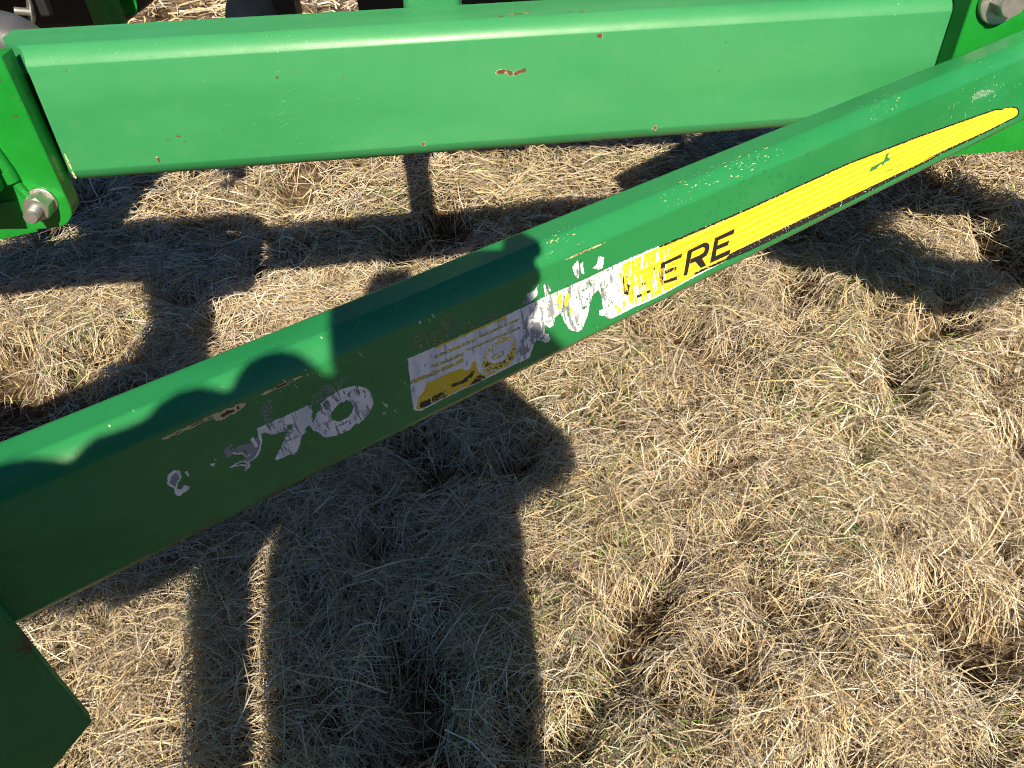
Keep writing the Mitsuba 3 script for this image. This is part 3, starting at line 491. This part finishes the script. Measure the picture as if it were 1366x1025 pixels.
# long bared strips along the brace's upper corner
for s, t, a, b, g in ((-.262, .1085, .024, .0016, .02), (-.242, .1065, .010, .0035, .1), (-.20, .1095, .016, .0011, .02), (.085, .111, .020, .0009, 0)):
    chip(BB, at_b, s, t, a, b, g, int(abs(s) * 1000), .0003, .22)

# ---------------------------------------------------------------- the implement: what stands behind and beside the beams
post = m3.Manifold.batch_hull([m3.Manifold.sphere(.012, 20).translate([x, y, z]) for x in (-.145 + .012, -.063 - .012) for y in (1.215, 1.281) for z in (.86, 1.75)])
obj(K + '__post', tm(post), 'paint_frame', 30, 'green square post rising behind the broad beam')
obj(K + '__pipe', tube(curve([(-1.25, 1.10, .91), (-.95, 1.14, .925), (-.80, 1.155, .932), (-.725, 1.16, .932), (-.692, 1.16, .922), (-.674, 1.16, .892), (-.670, 1.16, .82)], 36), .039, 28), 'hose_grey', True, 'grey pipe bending down at the top left')
dish = np.array([.62, -.72, .30]); c0 = np.array([-.845, 1.50, .884])
W_ = obj(K + '__dished_cap', lathe([(0, -.003), (.012, -.003), (.022, 0.0), (.026, .004), (.026, .006), (.021, .003), (.011, .0), (0, .0)], c0, [-.8, -.5, .25], 32), 'zinc', 30)
obj(W_ + '__stud', lathe([(0, 0), (.0065, 0), (.0065, .026), (.0055, .028), (0, .028)], c0, [-.8, -.5, .25], 20), 'zinc', 30)
obj(K + '__upright_arm', tm(m3.Manifold.batch_hull([m3.Manifold.sphere(.006, 12).translate(p) for p in ([-.900, 1.79, 1.10], [-.870, 1.79, 1.10], [-.872, 1.79, .70], [-.842, 1.79, .70], [-.900, 1.85, 1.10], [-.870, 1.85, 1.10], [-.872, 1.85, .70], [-.842, 1.85, .70])])), 'paint_plate', 30)
hs = Polygon([(-.022, .26)] + arc(0, -.002, .024, 180, 360, 14) + [(.024, .26)])
hg = slab(hs, 0, .006, .001); hg.apply_transform(trimesh.transformations.rotation_matrix(math.pi / 2, [1, 0, 0])); hg.apply_translation([-.853, 1.905, .803]); hg.fix_normals()
H_ = obj(K + '__hanger', hg, 'paint_plate', 30)
hl = slab(Polygon([(0, 0), (.05, 0), (.05, .06), (0, .09)]), 0, .006, .001); hl.apply_transform(trimesh.transformations.rotation_matrix(math.pi / 2, [1, 0, 0])); hl.apply_transform(trimesh.transformations.rotation_matrix(math.radians(-70), [0, 0, 1])); hl.apply_translation([-.874, 1.90, .795]); hl.fix_normals()
obj(H_ + '__flange', hl, 'paint_plate', 30)
obj(K + '__disc_blade', lathe([(0, .012), (.05, .010), (.115, 0), (.117, .0015), (.05, .014), (0, .016)], [-.745, 2.50, .60], [.80, -.50, .15], 64), 'steel_grey', 40)
obj(K + '__shank', box(-.735, -.640, 2.56, 2.66, .32, .78, .008), 'black_plastic', 30)
for x0, x1 in ((-.44, .16), (.22, .82), (.88, 1.48), (1.54, 2.1)): obj(K + '__row_hopper', box(x0, x1, 2.5, 2.95, .30, .80, .03), 'black_plastic', 30)
obj(K + '__row_hopper', box(-1.35, -.90, 1.95, 2.2, .735, 1.2, .02), 'black_plastic', 30)
obj(K + '__cap_stem', box(-.836, -.818, 1.503, 1.523, .875, .965, .004), 'black_plastic', 30)
for a in ((-.135, -.073, 1.27, 1.88, 1.06, 1.12), (-.72, -.66, 2.28, 2.62, .75, 1.0), (-1.2, -1.05, 1.65, 1.75, 1.0, 1.1), (-1.1, -1.0, 1.78, 1.97, 1.0, 1.08), (-1.45, -1.35, .98, 1.36, .86, .92), (-.16, -.10, 2.30, 2.55, .74, 1.0), (.49, .55, 2.30, 2.55, .74, 1.0), (1.15, 1.21, 2.30, 2.55, .74, 1.0), (1.79, 1.85, 2.30, 2.55, .74, 1.0)):
    obj(K + '__link_bar', box(*a, .006), 'paint_plate', 30)
# outside the frame: the tanks and the hitch whose shadows lie on the grass
obj(K + '__tank', box(-1.75, -1.135, 1.33, 1.78, .76, 1.5, .05), 'black_plastic', 30)
obj(K + '__crossbar', box(-.884, -.79, 1.50, 1.63, .95, 1.03, .006), 'paint_plate', 30)
obj(K + '__tank', box(-1.13, -.885, 1.60, 1.80, .90, 1.35, .03), 'black_plastic', 30)
obj(K + '__tank', box(-.75, 2.0, 1.86, 2.35, .98, 1.7, .05), 'black_plastic', 30)
def deck(pts, z0, z1, holes=()):
    m = trimesh.creation.extrude_polygon(Polygon(pts, holes), z1 - z0, engine='earcut'); m.apply_translation([0, 0, z0]); return m
obj(K + '__mounting_plate', deck([(.55, 1.62), (.74, 1.80), (.95, 2.0), (1.3, 2.05), (1.3, 1.36), (.58, 1.32)], .735, .7835), 'paint_plate')
obj(K + '__hitch_frame', deck([(.92, 1.08), (1.06, 1.01), (1.14, .97), (1.18, .9), (1.26, .88), (1.31, .79), (1.35, .76), (1.46, .79), (1.67, .92), (2.3, 1.0), (2.3, 1.4), (1.9, 1.36), (1.84, 1.48), (1.74, 1.69), (1.5, 1.78), (1.15, 1.5)], 0.735, .7835,
    [[(1.51, 1.41), (1.44, 1.34), (1.36, 1.24), (1.42, 1.15), (1.46, 1.05), (1.50, .99), (1.67, .98), (1.72, 1.07), (1.78, 1.26), (1.70, 1.34), (1.58, 1.33)]]), 'paint_plate')
obj(K + '__pivot_plate', deck([(-.67, 1.12), (-.67, 1.05), (-.65, .96), (-.71, .93), (-.69, .8), (-.63, .6), (-.52, .42), (-.50, .2), (-.40, .05), (-.51, -.05), (-.69, -.11), (-1.4, -.3), (-1.4, .46), (-1.09, .40), (-1.02, .45), (-.93, .51), (-.86, .64), (-.85, .77), (-.90, .92), (-.95, 1.01), (-.95, 1.12)], 0.735, .7835), 'paint_plate')

# ---------------------------------------------------------------- the photographer, behind the lens: seen only as a shadow
SU = np.cross(LIGHT, [0, 0, 1.0]); SU /= np.linalg.norm(SU); SV = np.cross(SU, LIGHT)
def pt(u, v, y):                                        # across the sunlight u, up across it v, at depth y
    q = O + u * SU + v * SV; return q + (y - q[1]) / LIGHT[1] * LIGHT
def ball(p, r, k=20): return m3.Manifold.sphere(r, k).translate([float(c) for c in p])
def chain(pts, rad):
    return [m3.Manifold.batch_hull([ball(a, ra), ball(b, rb)]) for a, ra, b, rb in zip(pts[:-1], rad[:-1], pts[1:], rad[1:])]
def soft(parts, edge=.02, it=12):
    m = m3.Manifold.batch_boolean(parts, m3.OpType.Add).refine_to_length(edge); t = tm(m)
    trimesh.smoothing.filter_taubin(t, lamb=.5, nu=.52, iterations=it); return t
yb = -.31
chest_l, chest_r = pt(-.19, -.15, yb), pt(.06, -.15, yb); waist_l, waist_r = pt(-.22, -.40, yb), pt(.055, -.38, yb); hip_l, hip_r = pt(-.20, -.60, yb), pt(.03, -.60, yb)
sh_l, sh_r = pt(-.25, -.107, yb), pt(.088, -.052, yb); el_r, wr_r = pt(.245, -.258, -.22), pt(.068, -.018, -.075)
el_l, wr_l = pt(-.418, -.36, -.28), pt(-.380, -.60, -.24); neck = pt(-.028, -.035, yb + .02)
torso = [m3.Manifold.batch_hull([ball(chest_l, .10), ball(chest_r, .095), ball(waist_l, .115), ball(waist_r, .118)]), m3.Manifold.batch_hull([ball(waist_l, .115), ball(waist_r, .118), ball(hip_l, .11), ball(hip_r, .112)]),
         m3.Manifold.batch_hull([ball(neck - [0, 0, .03], .042), ball(sh_l, .055), ball(sh_r, .055), ball(chest_l, .095), ball(chest_r, .09)])]
hood = [ball(pt(-.150, -.046, yb + .02), .040), ball(pt(-.098, -.022, yb + .03), .034), m3.Manifold.batch_hull([ball(pt(-.190, -.072, yb), .046), ball(pt(-.05, -.07, yb), .06)]), m3.Manifold.batch_hull([ball(pt(-.01, -.035, yb + .02), .052), ball(sh_r, .058), ball(pt(.0, -.09, yb + .02), .06)])]
jacket = torso + hood + chain([sh_l, el_l, wr_l], [.070, .060, .049]) + chain([sh_r, el_r, wr_r], [.066, .078, .040]) + [m3.Manifold.batch_hull([ball(sh_r, .06), ball(el_r, .07), ball(pt(.06, -.30, yb + .03), .09)])]
PR = 'person'
labels[PR] = {'label': 'person in a dark jacket standing behind the brace and holding up a phone', 'category': 'person'}
obj(PR + '__jacket', soft(jacket), 'cloth_jacket', True)
feet = [np.array([hip_l[0] - .02, yb - .02, -.04]), np.array([hip_r[0] + .02, yb - .02, -.04])]
legs = []
for hp, ft in zip((hip_l, hip_r), feet): legs += chain([hp, (hp + ft) / 2 + [0, .03, 0], ft + [0, 0, .1]], [.10, .068, .05])
obj(PR + '__trousers', soft(legs), 'cloth_jeans', True)
for ft in feet: obj(PR + '__boot', soft(chain([ft + [0, -.05, .05], ft + [0, .12, .035], ft + [0, .19, .03]], [.048, .042, .034]) + chain([ft + [0, 0, .12], ft + [0, -.02, .05]], [.05, .05]), .015, 6), 'leather', True)
hd = pt(-.045, .140, yb + .05)
face = [ball(pt(.004, .082, yb + .06), .052)] + chain([neck - [0, 0, .04], neck + [0, .02, .09]], [.036, .036]) + [m3.Manifold.sphere(1, 40).scale([.074, .092, .108]).translate(hd.tolist()), ball(hd + [0, .075, -.055], .038)]
face += [m3.Manifold.batch_hull([ball(hd + [0, .088, .01], .010), ball(hd + [0, .105, -.022], .013)])] + [ball(hd + [sx * .076, -.005, -.01], .017) for sx in (-1, 1)]
face += [ball(hd + [sx * .03, .08, .012], .011) for sx in (-1, 1)] + [m3.Manifold.batch_hull([ball(hd + [-.02, .092, -.052], .007), ball(hd + [.02, .092, -.052], .007)])]
obj(PR + '__head', soft(face, .012, 5), 'skin', True)
cap = m3.Manifold.sphere(1, 40).scale([.082, .101, .090]).translate((hd + [0, -.004, .035]).tolist()) ^ m3.Manifold.cube([.4, .4, .2]).translate((hd + [-.2, -.2, .03]).tolist())
obj(PR + '__cap', soft([cap, m3.Manifold.batch_hull([ball(hd + [sx * .05, .07, .034], .006) for sx in (-1, 1)] + [ball(hd + [sx * .035, .155, .025], .005) for sx in (-1, 1)])], .012, 3), 'cloth_cap', True)
def cam(r, u, f): return O + r * CAM_R + u * CAM_U + f * _F
def hand(palm, wrist, fingers, thumb, key):
    parts = chain([wrist, (wrist + palm) / 2], [.026, .028]) + [m3.Manifold.batch_hull([ball((wrist + palm) / 2, .024)] + [ball(f[0], .0125) for f in fingers])]
    for f in fingers: parts += chain(f, [.0105, .0095, .0085, .0075][:len(f)])
    parts += chain(thumb, [.014, .012, .0095][:len(thumb)])
    obj(key, soft(parts, .006, 6), 'skin', True)
pr = cam(.09, .025, -.045)
hand(pr, wr_r, [[cam(.094, .012 + .026 * i, -.040), cam(.1005, .013 + .025 * i, -.018), cam(.1005, .013 + .024 * i, .001), cam(.088 - .003 * (i % 2), .013 + .023 * i, .0085)] for i in range(4)], [cam(.085, 0, -.05), cam(.065, .025, -.034), cam(.05, .045, -.026)], PR + '__hand')
tip = wr_l + np.array([.0, .03, -.16]); pl_ = wr_l + np.array([0, .012, -.075])
hand(pl_, wr_l, [[pl_ + [-.012, -.03 + .02 * i, -.01], pl_ + [-.012, -.028 + .02 * i, -.05], pl_ + [-.004, -.024 + .019 * i, -.078 - .006 * (i in (1, 2))], pl_ + [.012, -.02 + .018 * i, -.095 - .006 * (i in (1, 2))]] for i in range(4)], [wr_l + [.01, .03, -.04], wr_l + [.022, .048, -.075], wr_l + [.026, .052, -.10]], PR + '__hand')
ph = m3.Manifold.batch_hull([m3.Manifold.cylinder(.0076, .010, .010, 24, True).translate([sx * .064, sy * .026, 0]) for sx in (-1, 1) for sy in (-1, 1)])
pm_ = tm(ph); M = np.eye(4); M[:3, 0], M[:3, 1], M[:3, 2], M[:3, 3] = CAM_R, CAM_U, -_F, cam(.030, .048, -.012); pm_.apply_transform(M)
obj('phone', pm_, 'phone_glass', 40, 'black phone held sideways in the right hand of the person', 'phone')
